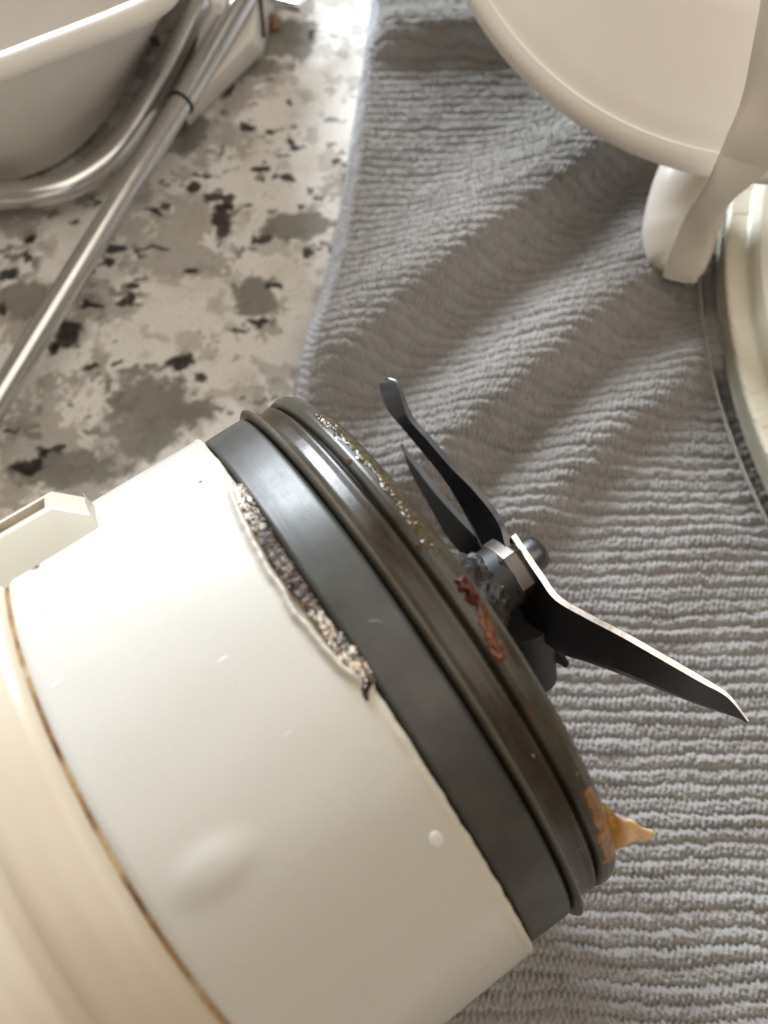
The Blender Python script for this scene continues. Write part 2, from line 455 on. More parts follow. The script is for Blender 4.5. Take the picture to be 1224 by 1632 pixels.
TH_A, TH_B = rad(-8.5), rad(29.5)          # span of the melted lip
def ridge_s(t):
    q = np.clip((t - TH_A) / (TH_B - TH_A), 0, 1)
    return -.7 - 1.65 * np.sin(np.pi * q ** .9) ** .8
def sleeve_disp(s, r, t):
    q = (t - TH_A) / (TH_B - TH_A)
    on = sstep(-.02, .08, q) * (1 - sstep(.94, 1.02, q))
    rs = ridge_s(t) + .30 * fbm(t * 13, s * 0, 7, 3)
    front = s > -27
    ridge = .8 * np.exp(-((s - rs) / .48) ** 2) * on * (1 + .22 * fbm(t * 60, s * 1.5, 9, 3))
    trough = -1.1 * sstep(.1, .6, s - rs) * on * (s < .05)
    lip = .22 * np.exp(-((s + .5) / .5) ** 2) * (.5 + .8 * fbm(t * 9, s * 0, 15, 3)) * (1 - on)
    d1 = .30 * np.exp(-(((s + 20.6) / 3.6) ** 2 + ((t - rad(-16.4)) * R / 2.2) ** 2) ** 1.5)
    wave = .05 * fbm(t * 5, s / 9, 18, 2)
    edge = sstep(-1.0, 0, s)
    s2 = s + edge * (.14 * fbm(t * 22, t * 0, 25, 4)) * (s > -.99)
    return s2, r + (ridge + trough + lip + d1 + wave) * front
prof = resample([(-28.2, 39.5), (-27.3, 41.2), (-27.0, 41.75), (-26.4, 42.0), (-4, 42.0)], .5)[:-1].tolist() + resample([(-4, 42.0), (-.35, 42.02), (-.08, 41.85), (0, 41.5), (-.05, 40.6), (-.3, 39.8)], .1).tolist()
V, F = lathe_x(prof, ZA, 1200, sleeve_disp)
rr_ = np.hypot(V[:, 1], V[:, 2] - ZA); th_ = np.arctan2(V[:, 1], V[:, 2] - ZA)
q_ = (th_ - TH_A) / (TH_B - TH_A); on_ = sstep(-.05, .05, q_) * (1 - sstep(.95, 1.05, q_))
C = np.ones((len(V), 3)) * np.array([.565, .545, .497])
yel = np.exp(-np.clip(-V[:, 0], 0, 99) / 1.6) * (.45 + .35 * fbm(th_ * 14, V[:, 0] / 3, 55, 3)) * .8
C = C + (np.array([.60, .52, .34]) - C) * np.clip(yel, 0, 1)[:, None]
bt = sstep(.15, .6, V[:, 0] - ridge_s(th_)) * on_
C = C + (np.array([.36, .25, .13]) - C) * (bt * np.clip(.55 + .6 * fbm(th_ * 60, V[:, 0] * 2, 57, 3), 0, 1))[:, None]
for s0, t0, r0, cc in ((-3.2, 34.9, .17, (.03, .02, .02)), (-3.6, 24.6, .16, (.04, .03, .02)), (-23.5, 38.8, .34, (.08, .02, .015)), (-25.6, 35.2, .14, (.2, .15, .1)), (-4.2, -11.5, .13, (.3, .2, .1)), (-12.0, 33.0, .1, (.3, .25, .2))):
    d = np.hypot(V[:, 0] - s0, (th_ - rad(t0)) * R * .8)
    C = C + (np.array(cc) - C) * (1 - sstep(r0 * .8, r0 * 1.8, d))[:, None]
mesh("sleeve", V, F[:, ::-1], white_m.m, base, colors=C, sharp=50)

# burnt, crackled bead along the seam
def bead():
    n, m = 420, 26
    q = np.linspace(0, 1, n); th = TH_B + (TH_A - rad(1.2) - TH_B) * q
    a = np.linspace(0, 2 * np.pi, m, endpoint=False)
    Q, A = np.meshgrid(q, a, indexing='ij'); T = np.repeat(th[:, None], m, 1)
    w = .80 * np.clip(np.minimum(q / .03, (1 - q) / .03), .12, 1) ** .5 * (1 + .3 * fbm(q * 14, q * 0, 5, 3))
    w = w * (1 - .25 * np.exp(-((q - .72) / .12) ** 2) + .15 * np.exp(-((q - .9) / .06) ** 2) + .15 * np.exp(-((q - .06) / .05) ** 2))
    sc = -.25 + .22 * fbm(q * 8, q * 0 + 4, 6, 3) - .6 * np.sin(np.pi * q)
    lump = 1 + .42 * fbm(Q * 60, A * 1.2, 11, 3) + .14 * fbm(Q * 170, A * 2.5, 12, 2)
    rho = w[:, None] * lump
    s = sc[:, None] + rho * np.cos(A); r = 41.8 + rho * .55 * np.sin(A)
    V = np.stack([s, r * np.sin(T), ZA + r * np.cos(T)], -1).reshape(-1, 3)
    F = gridfaces(n, m, False, True)
    dark = np.clip(sstep(.14, .34, Q) * (1 - sstep(.6, .8, Q)) + .5 * fbm(Q * 22, A * .6, 13, 3) - .25 * (np.cos(A) < -.3), 0, 1)
    c = np.repeat(dark.reshape(-1, 1), 3, 1)
    mesh("burnt_bead", V, F, burnt_m.m, base, colors=c, sharp=None)
    # a brown run of char at the lower end
    P = [cylpt(-.3, -8.6, 42.0), cylpt(-.9, -9.2, 42.25), cylpt(-1.2, -9.9, 42.2), cylpt(-1.25, -10.5, 42.1)]
    V, F = tube(catmull(P, 12), np.linspace(.5, .14, 12) * (1 + .2 * np.sin(np.arange(12) * 2.1)), 10)
    mesh("char_run", V, F, residue_m.m, base, colors=np.ones((len(V), 3)) * np.array([.03, .012, .01]))
bead()

V, F = lathe_x([(-.6, 39.9), (.6, 40.2)], ZA, 240); mesh("seam_gap", V, F[:, ::-1], gap_blade_dark_m.m, base)
def gasket(name, prof, k, amp):
    V, F = lathe_x(resample(prof, .2), ZA, 560, wob(k, amp))
    th = np.arctan2(V[:, 1], V[:, 2] - ZA); sx = V[:, 0]
    C = np.ones((len(V), 3)) * np.array([.062, .057, .043])
    g = np.exp(-((sx - 9.2) / 1.5) ** 2) * (.75 + .5 * fbm(th * 12, sx / 1.2, 401, 4)) + .5 * sstep(.1, .5, fbm(th * 7, sx / 1.5, 403, 4))
    C = C + (np.array([.030, .017, .008]) - C) * np.clip(g, 0, 1)[:, None]
    g2 = sstep(.25, .5, fbm(th * 9, sx / .8, 405, 4)) * (sx > 11) * sstep(-.1, -.7, th)
    C = C + (np.array([.10, .045, .012]) - C) * (g2 * .8)[:, None]
    g3 = np.exp(-((sx - 7.1) / .3) ** 2) * .75
    C = C + (np.array([.15, .135, .105]) - C) * g3[:, None]
    mesh(name, V, F[:, ::-1], gasket_m.m, base, sharp=60, colors=C)
def wob(k, amp):
    return lambda s, r, t: (s + amp * .4 * fbm(t * 3, s * 0, k, 2), r + amp * fbm(t * 4, s / 6, k + 1, 2))
V, F = lathe_x(resample([(.22, 39.2), (.26, 40.9), (.5, 41.2), (2.5, 41.3), (5.9, 41.35), (6.25, 41.2), (6.45, 40.5), (6.6, 39.8)], .5), ZA, 480, wob(1, .05)); mesh("collar", V, F[:, ::-1], collar_m.m, base, sharp=60)
gasket("flange", [(6.55, 39.5), (6.65, 41.4), (6.85, 42.05), (7.1, 42.3), (7.35, 42.2), (7.55, 41.8), (7.65, 41.3), (7.7, 39.6)], 3, .07)
gasket("rim_gasket", [(7.6, 39), (7.66, 40.9), (8.2, 40.7), (9.4, 40.65), (10.3, 40.85), (10.5, 40.7), (10.6, 39.7), (10.85, 39.6), (10.95, 40.5), (11.2, 41.0), (12.0, 41.22), (12.9, 41.1), (13.7, 40.6), (14.3, 39.6), (14.6, 38.4), (14.6, 36.5), (13.8, 35.2), (12.5, 34.8)], 5, .08)
V, F = lathe_x([(12.6, 36), (12.6, 30), (11.5, 20), (10.0, 14), (10.5, 9), (16, 8.2), (17, 7.5)], ZA, 160); mesh("end_plate", V, F[:, ::-1], blade_m.m, base)

# cream lower housing
V, F = lathe_x(resample([(-27.2, 39.0), (-27.35, 41.3), (-27.7, 42.0), (-28.6, 42.5), (-31, 42.75), (-33.8, 42.75), (-34.6, 42.55), (-35.2, 42.25), (-37.0, 42.15), (-38.0, 42.5), (-39.2, 43.3), (-42, 44.0), (-60, 45.0), (-78, 45.5), (-80, 44), (-80.2, 5)], .6), ZA, 300, wob(8, .06)); mesh("housing", V, F[:, ::-1], cream_m.m, base, sharp=50)
V, F = lathe_x(resample([(-27.75, 41.0), (-27.5, 41.72), (-27.2, 41.8), (-26.85, 41.4), (-26.8, 41.0)], .15), ZA, 400, lambda s, r, t: (s, r + .14 * fbm(t * 30, s * 0, 3, 3))); mesh("seam_grime", V, F[:, ::-1], stain_m.m, base)

# moulded latch boss with a recess
def boss():
    s0, s1 = -44.0, -15.6
    y0 = R * math.sin(rad(39.5)) - 2.5; zt = ZA + R * math.cos(rad(39.5)) + .2
    y1 = y0 + 12.4; zb = zt - 13.0
    out = [(s0, zt - .8), (s1 - 1.0, zt - .8), (s1, zt - .8)]
    # outline in (y, z): back edge, sloping outer face, underside
    def ring(s, ins): return [(s, y0, zt), (s, y1 - 4.6 - ins, zt - .2), (s, y1 - ins, zt - 4.6), (s, y1 - ins, zb), (s, y0, zb)]
    V = ring(s0, 0) + ring(s1 - 3.4, 0) + ring(s1 - .2, 3.2) + [(s1, y0, zt), (s1, y0 + 6.4, zt - .4), (s1, y0 + 8.0, zt - 4.2), (s1, y0 + 8.0, zb), (s1, y0, zb)]
    F = []
    for k in range(3):
        for i in range(5):
            a, b = k * 5 + i, k * 5 + (i + 1) % 5
            F.append((a, b, b + 5, a + 5))
    F += [(4, 3, 2, 1, 0), (15, 16, 17, 18, 19)]
    o = mesh("latch_boss", V, F, lug_m.m, base, sharp=20); bevel(o, 1.15, 4)
    # recess: frame lip and floor set in the sloping face
    cut = bpy.data.meshes.new("recess_cut")
    vv, ff = box(-26.4, s1 - 4.3, y1 - 3.6, y1 - .9, zt - 5.6, zt + 3)
    cx = bpy.data.objects.new("recess_cut", cut); cut.from_pydata([tuple(np.array(p) * S) for p in vv], [], ff); cut.update()
    import bmesh
    bm = bmesh.new(); bm.from_mesh(cut); bmesh.ops.recalc_face_normals(bm, faces=bm.faces); bm.to_mesh(cut); bm.free()
    bm = bmesh.new(); bm.from_mesh(o.data); bmesh.ops.recalc_face_normals(bm, faces=bm.faces); bm.to_mesh(o.data); bm.free()
    col.objects.link(cx); cx.parent = base; bpy.context.view_layer.update()
    md = o.modifiers.new("cut", 'BOOLEAN'); md.object = cx; md.solver = 'EXACT'
    dg = bpy.context.evaluated_depsgraph_get()
    me = bpy.data.meshes.new_from_object(o.evaluated_get(dg))
    o.modifiers.clear(); o.data = me
    me.set_sharp_from_angle(angle=rad(25))
    bpy.data.objects.remove(cx)
boss()

# food smear, residue, scrap on the rim
def rim_r(s): return np.interp(s, [11.0, 11.3, 12.0, 12.9, 13.7, 14.3, 14.6], [40.3, 41.0, 41.22, 41.1, 40.6, 39.6, 38.4])
def smear(name, th0, th1, sfun, wfun, h, mat, seed, cfun=None, n=260, m=22, fq=20):
    q = np.linspace(0, 1, n); u = np.linspace(-1, 1, m)
    Q, U = np.meshgrid(q, u, indexing='ij')
    s = sfun(Q) + wfun(Q) * U * (1 + .5 * fbm(Q * 16, np.sign(U) * 3, seed, 4)) + .25 * fbm(Q * 9, 0 * U, seed + 9, 3); T = np.radians(th0 + (th1 - th0) * Q)
    e = np.sqrt(np.clip(1 - U ** 2, 0, 1)) * np.clip(np.minimum(Q, 1 - Q) / .05, 0, 1) ** .5
    r = rim_r(s) - .06 + e * (h(Q) if callable(h) else h) * (1 + .7 * fbm(Q * fq, U * 2.6, seed + 2, 3))
    V = np.stack([s, r * np.sin(T), ZA + r * np.cos(T)], -1).reshape(-1, 3)
    c = None if cfun is None else cfun(Q, U).reshape(-1, 3)
    mesh(name, V, gridfaces(n, m), mat, base, sharp=None, colors=c)
smear("wet_smear", 37, 0, lambda q: 13.35 - .5 * q, lambda q: 1.0 * (1 - .35 * q), .17, smear_m.m, 21, None, 600, 26, 42)
def rescol(Q, U):
    a, b = np.array([.055, .008, .004]), np.array([.11, .030, .007])
    w = np.clip(sstep(.25, .6, Q) + .3 * fbm(Q * 12, U, 5, 3), 0, 1)[..., None]
    return a + (b - a) * w
smear("sauce_residue", -3.8, -16.8, lambda q: 13.1 - 1.0 * q + .3 * np.sin(q * 5), lambda q: (.98 - .35 * q) * (1 - .25 * np.exp(-((q - .38) / .08) ** 2)), lambda q: .70 * (1 - sstep(.2, .45, q)) + .22, residue_m.m, 31, rescol, 160, 24, 10)
smear("orange_stain", -41, -62, lambda q: 13.0 + .2 * q, lambda q: .6 + 1.1 * q, .25, residue_m.m, 41, lambda Q, U: np.ones(Q.shape + (3,)) * np.array([.24, .11, .025]) * (1 + .45 * fbm(Q * 14, U * 2, 6, 3))[..., None], 120, 20)
def scrap():
    A = [lp(962, 1278, 64), lp(985, 1302, 65), lp(1008, 1306, 65), lp(1022, 1318, 64.5), lp(1038, 1322, 64)]
    B = [lp(965, 1358, 61), lp(990, 1352, 61.5), lp(1008, 1342, 62), lp(1025, 1342, 62.5), lp(1038, 1338, 63.2)]
    A, B = catmull(A, 26), catmull(B, 26)
    n, m = 26, 12; V = []
    for side in (1, -1):
        for i in range(n):
            for j in range(m):
                u = j / (m - 1); p = A[i] * (1 - u) + B[i] * u
                th = .75 * math.sqrt(max(0, 1 - (2 * u - 1) ** 2)) * (1 - .45 * i / n)
                nz = .25 * fbm(np.array(i / 4.), np.array(u * 3.), 3, 3)
                V.append(p + np.array([.35, -.2, .9]) * (side * th + nz))
    F = [tuple(f) for f in gridfaces(n, m)] + [tuple(f[::-1] + n * m) for f in gridfaces(n, m)]
    F += [((n - 1) * m + j, (n - 1) * m + j + 1, n * m + (n - 1) * m + j + 1, n * m + (n - 1) * m + j) for j in range(m - 1)]
    V = np.array(V); k = np.clip(np.repeat(np.linspace(0, 1, n), m), 0, 1); k = np.concatenate([k, k])[:, None]
    c = np.array([.40, .21, .06]) * (1 - sstep(.1, .5, k)) + np.array([.66, .46, .25]) * sstep(.1, .5, k)
    mesh("food_scrap", V, F, residue_m.m, base, colors=c, sharp=60)
scrap()

P = catmull([cylpt(-27.05, a_, 42.0 + d_) for a_, d_ in ((40.2, .0), (42, .25), (44.5, .35), (48, .3), (54, .1))], 24)
V, F = tube(P, np.interp(np.linspace(0, 1, 24), [0, .3, .7, 1], [.12, .5, .55, .3]), 10)
mesh("grime_run", V, F, residue_m.m, base, colors=np.ones((len(V), 3)) * np.array([.085, .028, .012]), sharp=None)
# crumbs and lint stuck to the grey parts
rngc = np.random.default_rng(12)
for k in range(9):
    th, sx = rngc.uniform(-52, 30), rngc.choice([7.9, 8.6, 9.6, 10.2, 11.6, 12.6])
    r0 = rngc.uniform(.12, .34); nn, mm = 7, 9; VV = []
    for i in range(nn):
        for j in range(mm):
            f, g = np.pi * i / (nn - 1), 2 * np.pi * j / mm
            q = r0 * (1 + .4 * math.sin(3 * g + k) * math.sin(f))
            VV.append(cylpt(sx, th, 40.75 if sx < 11 else 41.05) + np.array([math.sin(f) * math.cos(g) * q, math.sin(f) * math.sin(g) * q * 1.5, math.cos(f) * q * .7]))
    mesh("crumb", VV, [tuple(x) for x in gridfaces(nn, mm, False, True)], residue_m.m, base, colors=np.ones((nn * mm, 3)) * np.array([[.10, .045, .015], [.22, .12, .05], [.045, .02, .01]][k % 3]), sharp=None)
for (sa_, ta_, sb_, tb_) in ((3.0, -2.0, 4.0, -3.3),):
    P = catmull([cylpt(sa_, ta_, 41.42), cylpt((sa_ + sb_) / 2 + .2, (ta_ + tb_) / 2, 41.6), cylpt(sb_, tb_, 41.42)], 14)
    V, F = tube(P, .02, 6); mesh("lint_fibre", V, F, lug_m.m, base, sharp=None)

# water beads on the sleeve; the long pale slivers are thin highlights built as shapes
rng = np.random.default_rng(8)
def bead_drop(s, th, a, b):
    n, m = 8, 14; V = []; F = []
    for i in range(n):
        f = i / (n - 1) * np.pi / 2
        for j in range(m):
            g = 2 * np.pi * j / m
            ds, dt, h = a * math.cos(f) * math.cos(g), b * math.cos(f) * math.sin(g), (.3 if min(a, b) > .22 else .15) * min(a, b) * math.sin(f)
            V.append(cylpt(s + ds, th + math.degrees(dt / R), R + .0 + h))
    F = [tuple(x) for x in gridfaces(n, m, False, True)]
    mesh("water_drop_glint", V, F, water_m.m, base, sharp=None)
for s, th, a, b in [(-2.9, -30.7, .75, .95), (-19.6, 30.5, .35, .3), (-19.0, 30.2, .3, .35), (-18.7, 29.5, .3, .25), (-18.2, 29.0, .28, .28), (-21.5, 29.8, .25, .3), (-21.6, 28.4, .3, .25), (-22.2, 26.6, .25, .25), (-24.0, 27.0, .3, .3), (-19.7, 23.5, .45, .3), (-19.4, 23.0, .3, .2), (-15.4, 39.0, .6, .2), (-10.5, 4.5, .7, .16), (-24.8, 14.5, .8, .15), (-9.0, -8.2, .45, .1)]:
    bead_drop(s, th, a, b)

# ------------------------------------------------------------------ blades
V, F = lathe_x([(10, 3), (12, 8.5), (17, 8.3), (18, 7.2), (23, 6.8), (24, 5.5), (29, 5.2)], ZA, 60); mesh("hub", V, F[:, ::-1], hub_m.m, base)
V, F = lathe_x([(19.6, 6.0), (19.8, 9.2), (20.8, 9.4), (21.0, 6.0)], ZA, 60); mesh("washer", V, F[:, ::-1], nut_m.m, base)
def hexd(s_, r, t):
    k = np.cos(np.pi / 6) / np.cos((t - rad(12)) % (np.pi / 3) - np.pi / 6)
    return s_, r * (.25 + .75 * k)
V, F = lathe_x(resample([(27.2, 3.4), (27.4, 4.6), (27.9, 5.4), (28.7, 5.8), (30.8, 5.8), (31.7, 5.4), (32.2, 4.7), (32.4, 2.6)], .25), ZA, 180, hexd)
mesh("nut", V, F[:, ::-1], nut_m.m, base, sharp=None)
V, F = lathe_x([(32.2, 3.0), (33.6, 2.9), (35.2, 2.9), (36.0, 2.6), (36.5, 1.7), (36.7, 0.02)], ZA, 48); mesh("rivet", V, F[:, ::-1], blade_m.m, base, sharp=45)
def blade(name, top, bot, t, n=40, edge=None, mat=None, tip=.25):
    """flat steel strip between an upper and a lower edge, thickness t along the shaft, ground bevel along the lower edge"""
    A, B = catmull(top, n), catmull(bot, n)
    ax = np.array([1.0, 0, 0]); q = np.linspace(0, 1, n)[:, None]
    tt = t * (1 - (1 - tip) * sstep(.72, 1, q))
    M = A + (B - A) * .80
    V = np.vstack([A, A - ax * tt, M - ax * tt, B - ax * tt * .25, B])
    F = []
    for i in range(n - 1):
        for k in range(5):
            a, b = k * n + i, ((k + 1) % 5) * n + i
            F.append((a, a + 1, b + 1, b))
    F += [tuple(k * n for k in range(5)), tuple((k + 1) * n - 1 for k in range(5))[::-1]]
    o = mesh(name, V, F, mat or blade_m.m, base, sharp=20)
    if edge:
        o.data.materials.append(edge_m.m); o.data.materials.append(nut_m.m)
        for i in range(n - 1):
            o.data.polygons[i * 5].material_index = 1; o.data.polygons[i * 5 + 2].material_index = 2
    return o
zt = 46.5
blade("blade", [lp(x, y, z) for x, y, z in [(822, 850, 47), (842, 880, 47), (868, 918, 47), (892, 950, 47), (935, 976, 47.5), (1000, 1010, 48.5), (1070, 1050, 49), (1130, 1085, 49.5), (1163, 1108, 49.8), (1194, 1149, 49)]],
      [lp(x, y, z) for x, y, z in [(800, 905, 38), (825, 960, 38), (858, 1010, 38), (895, 1040, 38.5), (940, 1055, 40), (1000, 1077, 41.5), (1065, 1103, 43.5), (1120, 1124, 45.5), (1160, 1138, 47.5), (1192, 1151, 48.6)]], .95, 60, True)
blade("blade", [lp(x, y, z) for x, y, z in [(822, 886, 46.5), (813, 866, 46.5), (804, 835, 46.5), (788, 809, 46), (759, 774, 46), (724, 739, 46), (686, 695, 45.5), (660, 666, 45), (648, 640, 45), (635, 609, 45), (620, 602, 44.5)]],
      [lp(x, y, z) for x, y, z in [(795, 915, 39), (778, 890, 39), (764, 862, 39), (748, 830, 39), (726, 790, 40), (703, 752, 41), (668, 709, 42), (640, 675, 42.5), (616, 648, 43), (606, 615, 43.5), (612, 604, 44)]], .9, 60)
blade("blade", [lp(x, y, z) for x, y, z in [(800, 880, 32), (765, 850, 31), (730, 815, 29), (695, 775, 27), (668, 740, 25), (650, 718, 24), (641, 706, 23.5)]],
      [lp(x, y, z) for x, y, z in [(770, 905, 24), (735, 880, 23), (708, 845, 22), (688, 805, 22), (668, 768, 22), (651, 730, 22.5), (640, 710, 23)]], 1.0, 40, None, gap_blade_dark_m.m)  # rear blade's darkness put into the colour: matte near-black in place of steel
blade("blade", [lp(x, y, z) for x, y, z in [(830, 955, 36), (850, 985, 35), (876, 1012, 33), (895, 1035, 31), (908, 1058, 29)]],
      [lp(x, y, z) for x, y, z in [(820, 985, 29), (842, 1010, 28), (862, 1030, 27.5), (880, 1048, 27.5), (902, 1065, 27.5)]], 1.0, 30, None, gap_blade_dark_m.m)  # lower blade painted dark the same way, not bare steel
V, F = lathe_x(resample([(15, 6), (16, 9.6), (19, 9.6), (22.5, 8.0), (26, 5.4)], .25), ZA, 120, lambda s, r, t: (s + .8 * fbm(t * 5, s / 1.5, 300, 3), r + 1.6 * fbm(t * 2.5, s / 3.0, 301, 3) + .35 * fbm(t * 16, s * 1.6, 303, 3))); mesh("hub_grime", V, F[:, ::-1], grime_m.m, base, sharp=None)
V, F = tube([lp(835, 985, 38), lp(856, 1080, 24)], [4.6, 3.4], 24); mesh("hub_foot", V, F, hub_m.m, base)

# ------------------------------------------------------------------ white storage bin, top left
def bin_():
    L = gp(60, 180, 0); L[2] = ZC
    root = thing("storage_bin", L, "white plastic bin with rolled rim inside the steel wire frame", "bin")
    bot = [(-330, 330), (-150, 318), (0, 292), (75, 268), (130, 232), (178, 178), (222, 105), (262, 25), (312, -90), (330, -190), (270, -290), (90, -330), (-180, -300), (-400, -170), (-440, 60), (-400, 260), (-330, 330)]
    top = [(-330, 225), (-150, 165), (0, 112), (70, 85), (130, 62), (190, 38), (240, 14), (275, -22), (298, -120), (300, -230), (230, -330), (60, -380), (-220, -350), (-440, -210), (-480, 20), (-420, 180), (-330, 225)]
    zb, zt = -1.0, 44.0
    n = 180
    Bp = catmull([gp(x, y, zb) for x, y in bot], n); Tp = catmull([gp(x, y, zt) for x, y in top], n)
    cen = gp(-130, -110, 20)
    rows = []
    for k in range(9):                                   # foot radius then the wall
        u = k / 8
        rows.append(Bp * (1 - u) + Tp * u + np.array([0, 0, 0]))
    inn = []
    for k in range(9):
        u = 1 - k / 8
        p = Bp * (1 - u) + Tp * u
        d = cen - p; d[:, 2] = 0; d /= np.linalg.norm(d, axis=1)[:, None]
        q = p + d * 2.2; q[:, 2] = np.maximum(q[:, 2], zb + 1.5); inn.append(q)
    V = np.vstack(rows + inn); F = gridfaces(18, n)
    mesh("wall", V, F[:, ::-1], bin_m.m, root, L, sharp=60)
    fl = np.vstack([inn[-1], [np.array([cen[0], cen[1], zb + 1.5])]])
    mesh("floor_panel", fl, [(i, i + 1, n) for i in range(n - 1)], bin_m.m, root, L)
    V, F = tube(Tp + np.array([0, 0, .4]), 2.5, 20); mesh("rim", V, F, bin_m.m, root, L, sharp=60)
    # stub lug and side foot below the rim
    V, F = tube([gp(338, -60, 30), gp(346, -10, 30), gp(347, 14, 30)], [3.0, 2.9, 1.4], 20); mesh("clip", V, F, bin_m.m, root, L, sharp=60)
    P = [gp(300, 205, ZC + .2), gp(420, 86, ZC + .2), gp(470, -120, ZC + .2), gp(380, -120, ZC + .2)]
    Q = [gp(290, 178, 12), gp(402, 60, 12), gp(430, -120, 12), gp(350, -120, 12)]
    bevel(mesh("side_foot", P + Q, [(3, 2, 1, 0), (4, 5, 6, 7)] + [(i, (i + 1) % 4, 4 + (i + 1) % 4, 4 + i) for i in range(4)], bin_m.m, root, L, sharp=20), .8, 3)
    V, F = box(-3, 3, -2, 2, -2, 2)
    c = gp(247, 66, 20)
    bevel(mesh("rubber_plug", np.array(V) * np.array([.35, .35, .5]) + c, F, rubber_m.m, root, L), .3, 2)
    V, F = tube([gp(412, -30, 13), gp(418, 30, 10), gp(421, 58, 2)], .55, 10); mesh("rubber_seal", V, F, rubber_m.m, root, L)
bin_()

# ------------------------------------------------------------------ steel wire frame
def frame():
    L = gp(150, 300, 0); L[2] = ZC
    root = thing("wire_frame", L, "shiny stainless steel wire frame crossing the granite beside the white bin", "wire frame")
    P = catmull([gp(x, y, z) for x, y, z in [(-260, 330, 6), (-80, 318, 6), (0, 311, 6), (60, 307, 6), (113, 293, 6), (170, 256, 6.5), (211, 205, 7.5), (243, 153, 9), (272, 100, 10.5), (300, 44, 12), (326, -6, 13), (350, -60, 14)]], 140)
    V, F = tube(P, 3.4, 32); mesh("thick_wire", V, F, steel_m.m, root, L, sharp=70)
    a, b = np.array(gp(-60, 730, 7)), np.array(gp(292, 158, 14))
    d = (b - a) / np.linalg.norm(b - a)
    V, F = tube([a + (b - a) * t for t in np.linspace(0, 1, 30)], 2.9, 28); mesh("long_wire", V, F, steel_m.m, root, L, sharp=70)
    c = np.array(gp(430, -75, 17))
    V, F = tube([b - d * 1.2 + (c - b) * t for t in np.linspace(0, 1, 20)], 3.15, 28); mesh("sleeve_tube", V, F, steel_m.m, root, L, sharp=60)
    e = (c - b) / np.linalg.norm(c - b)
    V, F = tube([b - e * 1.5, b - e * .9], 3.35, 28); mesh("joint_ring", V, F, rubber_m.m, root, L, sharp=60)
    V, F = tube([gp(398, -40, 4), gp(440, 2, 6), gp(475, 12, 7), gp(520, -30, 7)], 1.4, 16); mesh("foot_wire", V, F, steel_m.m, root, L, sharp=70)
    V, F = tube([gp(428, 26, -2), gp(436, 30, -2), gp(440, 48, -3)], 1.2, 12); mesh("copper_tab", V, F, copper_m.m, root, L, sharp=70)
frame()

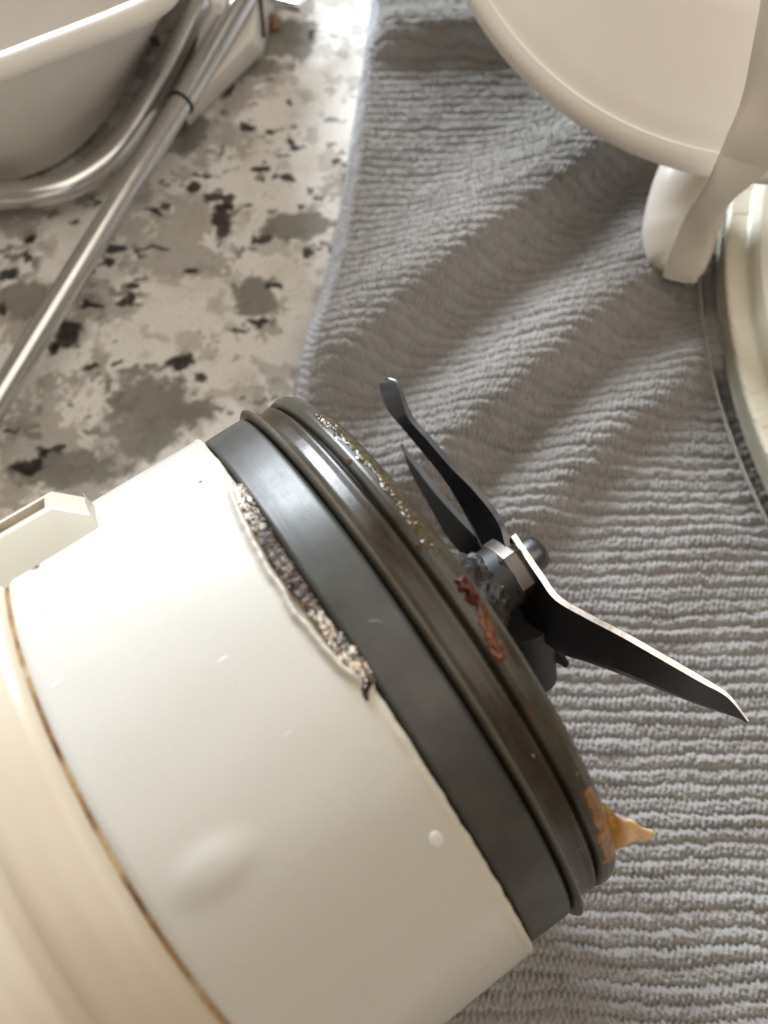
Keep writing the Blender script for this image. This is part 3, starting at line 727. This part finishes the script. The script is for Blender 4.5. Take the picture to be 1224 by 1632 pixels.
# ------------------------------------------------------------------ white chopper bowl lid, top right
def lid():
    L = gp(1150, 350, 0)
    root = thing("chopper_lid", L, "cream white chopper lid with tab and clear ribbed rim on the towel", "lid")
    # big dished shell leaning above the towel
    def circfit(pts, z):
        Q = np.array([gp(x, y, z)[:2] for x, y in pts])
        M = np.c_[2 * Q, np.ones(len(Q))]; sol = np.linalg.lstsq(M, (Q ** 2).sum(1), rcond=None)[0]
        return np.array([sol[0], sol[1], z]), math.sqrt(sol[2] + sol[0] ** 2 + sol[1] ** 2)
    def revolve(prof, cen, n, t0=0, t1=360):
        full = abs(t1 - t0) >= 359.9
        th = np.radians(np.linspace(t0, t1, n, endpoint=not full)); prof = np.asarray(prof, float)
        X = prof[:, 0][:, None] * np.cos(th); Y = prof[:, 0][:, None] * np.sin(th); Z = np.repeat(prof[:, 1][:, None], len(th), 1)
        return np.stack([X, Y, Z], -1).reshape(-1, 3) + cen, gridfaces(len(prof), len(th), False, full)
    nrm = np.array([-.34, -.52, .78]); nrm /= np.linalg.norm(nrm)
    p0 = gp(980, 228, 36)
    e1 = np.cross([0, 0, 1.0], nrm); e1 /= np.linalg.norm(e1); e2 = np.cross(nrm, e1)
    eye = np.array([0, 0, CAM_H]); Q = []
    for x, y in [(740, 0), (800, 85), (880, 165), (960, 218), (1040, 252), (1105, 272)]:
        d = gp(x, y, 0) - eye; q = eye + d * ((p0 - eye) @ nrm / (d @ nrm)) - p0
        Q.append((q @ e1, q @ e2))
    Q = np.array(Q); M = np.c_[2 * Q, np.ones(len(Q))]; sol = np.linalg.lstsq(M, (Q ** 2).sum(1), rcond=None)[0]
    Rr = math.sqrt(sol[2] + sol[0] ** 2 + sol[1] ** 2); c = p0 + e1 * sol[0] + e2 * sol[1]
    prof = [(Rr - 8, -9), (Rr - 1.5, -7), (Rr - .4, -5.5), (Rr, -3.5), (Rr - .2, -2.0), (Rr - 1.0, -.7), (Rr - 2.2, -.1), (Rr - 4.0, .15), (Rr - 4.2, -.2), (Rr - 4.5, -.2), (Rr - 8, .35), (Rr - 16, 1.2), (Rr - 28, 2.6), (Rr - 42, 3.4), (2, 3.6)]
    V, F = revolve(resample(prof, 1.2), np.zeros(3), 220)
    V = c + V[:, :1] * e1 + V[:, 1:2] * e2 + V[:, 2:] * nrm
    mesh("shell", V, F, lid_m.m, root, L, sharp=60)
    # tab
    P = catmull([gp(1108, 235, 20), gp(1090, 300, 17), gp(1078, 350, 13.5), gp(1076, 395, 11), gp(1082, 430, 9)], 30)
    w = np.interp(np.linspace(0, 1, 30), [0, .25, .6, .85, 1], [6.2, 7.4, 7.6, 6.4, 3.4])
    V, F = tube(P, w, 28); mesh("tab", V, F, lid_m.m, root, L, sharp=70)
    # diagonal arm
    A = catmull([gp(1056, 440, 11), gp(1068, 402, 20), gp(1096, 338, 34), gp(1128, 286, 46), gp(1155, 224, 56), gp(1181, 160, 62), gp(1198, 80, 69), gp(1214, -10, 75), gp(1224, -90, 80)], 60)
    B = catmull([gp(1110, 450, 9), gp(1122, 412, 15), gp(1136, 372, 24), gp(1156, 336, 34), gp(1182, 306, 42), gp(1236, 262, 50), gp(1306, 180, 60), gp(1350, 60, 70), gp(1380, -60, 78)], 60)
    n = 60; tp = np.clip(np.arange(60) / 7, .06, 1) ** .5; top = []; wid = np.linalg.norm(B - A, axis=1)
    for u in np.linspace(0, 1, 15):
        e = (1 - (2 * u - 1) ** 2) ** .5
        top.append(A * (1 - u) + B * u + np.array([0, 0, 1.0]) * (6.0 * (1 - np.exp(-wid * .36 / 6.0)) * e * tp)[:, None])
    botm = []
    for u in np.linspace(1, 0, 15):
        e = (1 - (2 * u - 1) ** 2) ** .5
        botm.append(A * (1 - u) + B * u - np.array([0, 0, 1.0]) * (8.0 * (1 - np.exp(-wid * .5 / 8.0)) * e * tp)[:, None])
    V = np.vstack(top + botm); F = [tuple(f) for f in gridfaces(30, n, True, False)]
    mesh("arm", V, F, lid_m.m, root, L, sharp=60)
    V, F = tube(catmull([gp(1130, 310, 15), gp(1112, 370, 11), gp(1100, 420, 8), gp(1094, 446, 6.5)], 20), np.interp(np.linspace(0, 1, 20), [0, .5, .85, 1], [5, 4.6, 3.4, 1.8]), 24)
    mesh("web", V, F, lid_m.m, root, L, sharp=70)
    # round rim
    c2, R2 = circfit([(1106, 440), (1112, 520), (1126, 600), (1142, 665), (1165, 740), (1195, 805), (1228, 868)], 4)
    V, F = revolve(resample([(R2 - 6.5, 2.4), (R2 - 6.5, 4.0), (R2 - .7, 4.2), (R2, 3.8), (R2 + .1, 2.6), (R2 - .5, 2.2), (R2 - 6.5, 2.4)], .8), c2, 300, 95, 265)
    mesh("clear_flange", V, F, clear_m.m, root, L, sharp=50)
    V, F = revolve(resample([(R2 - 5.6, -2), (R2 - 5.5, 4.5), (R2 - 6.0, 5.0), (R2 - 10.4, 5.0), (R2 - 10.8, 5.4), (R2 - 11, 7.6), (R2 - 11.6, 9.6), (R2 - 14.6, 10.2), (R2 - 15.6, 9.4), (R2 - 16, 6), (R2 - 17.5, 5), (R2 - 19, 3), (R2 - 19.5, 0), (R2 - 40, -1), (1, -1)], .8), c2, 300)
    mesh("inner_ring", V, F, ivory_m.m, root, L, sharp=50)
    rv, rf = box(-1.74, 1.74, -2.5, 2.5, -1.2, .45)
    first = None
    for k in range(40):
        a = rad(120 + k * 3.4)
        if first is None:
            first = mesh("rib", np.array(rv), rf, ivory_m.m, root); bevel(first, .4, 3); o = first
        else:
            o = first.copy(); col.objects.link(o); o.parent = root
        p = c2 + np.array([math.cos(a), math.sin(a), 0]) * (R2 - 8.2) + np.array([0, 0, 4.70]) - L
        o.location = p * S; o.rotation_euler = (0, 0, a + math.pi / 2 + rad(18))
        o.scale = (1, 1, 1)
lid()
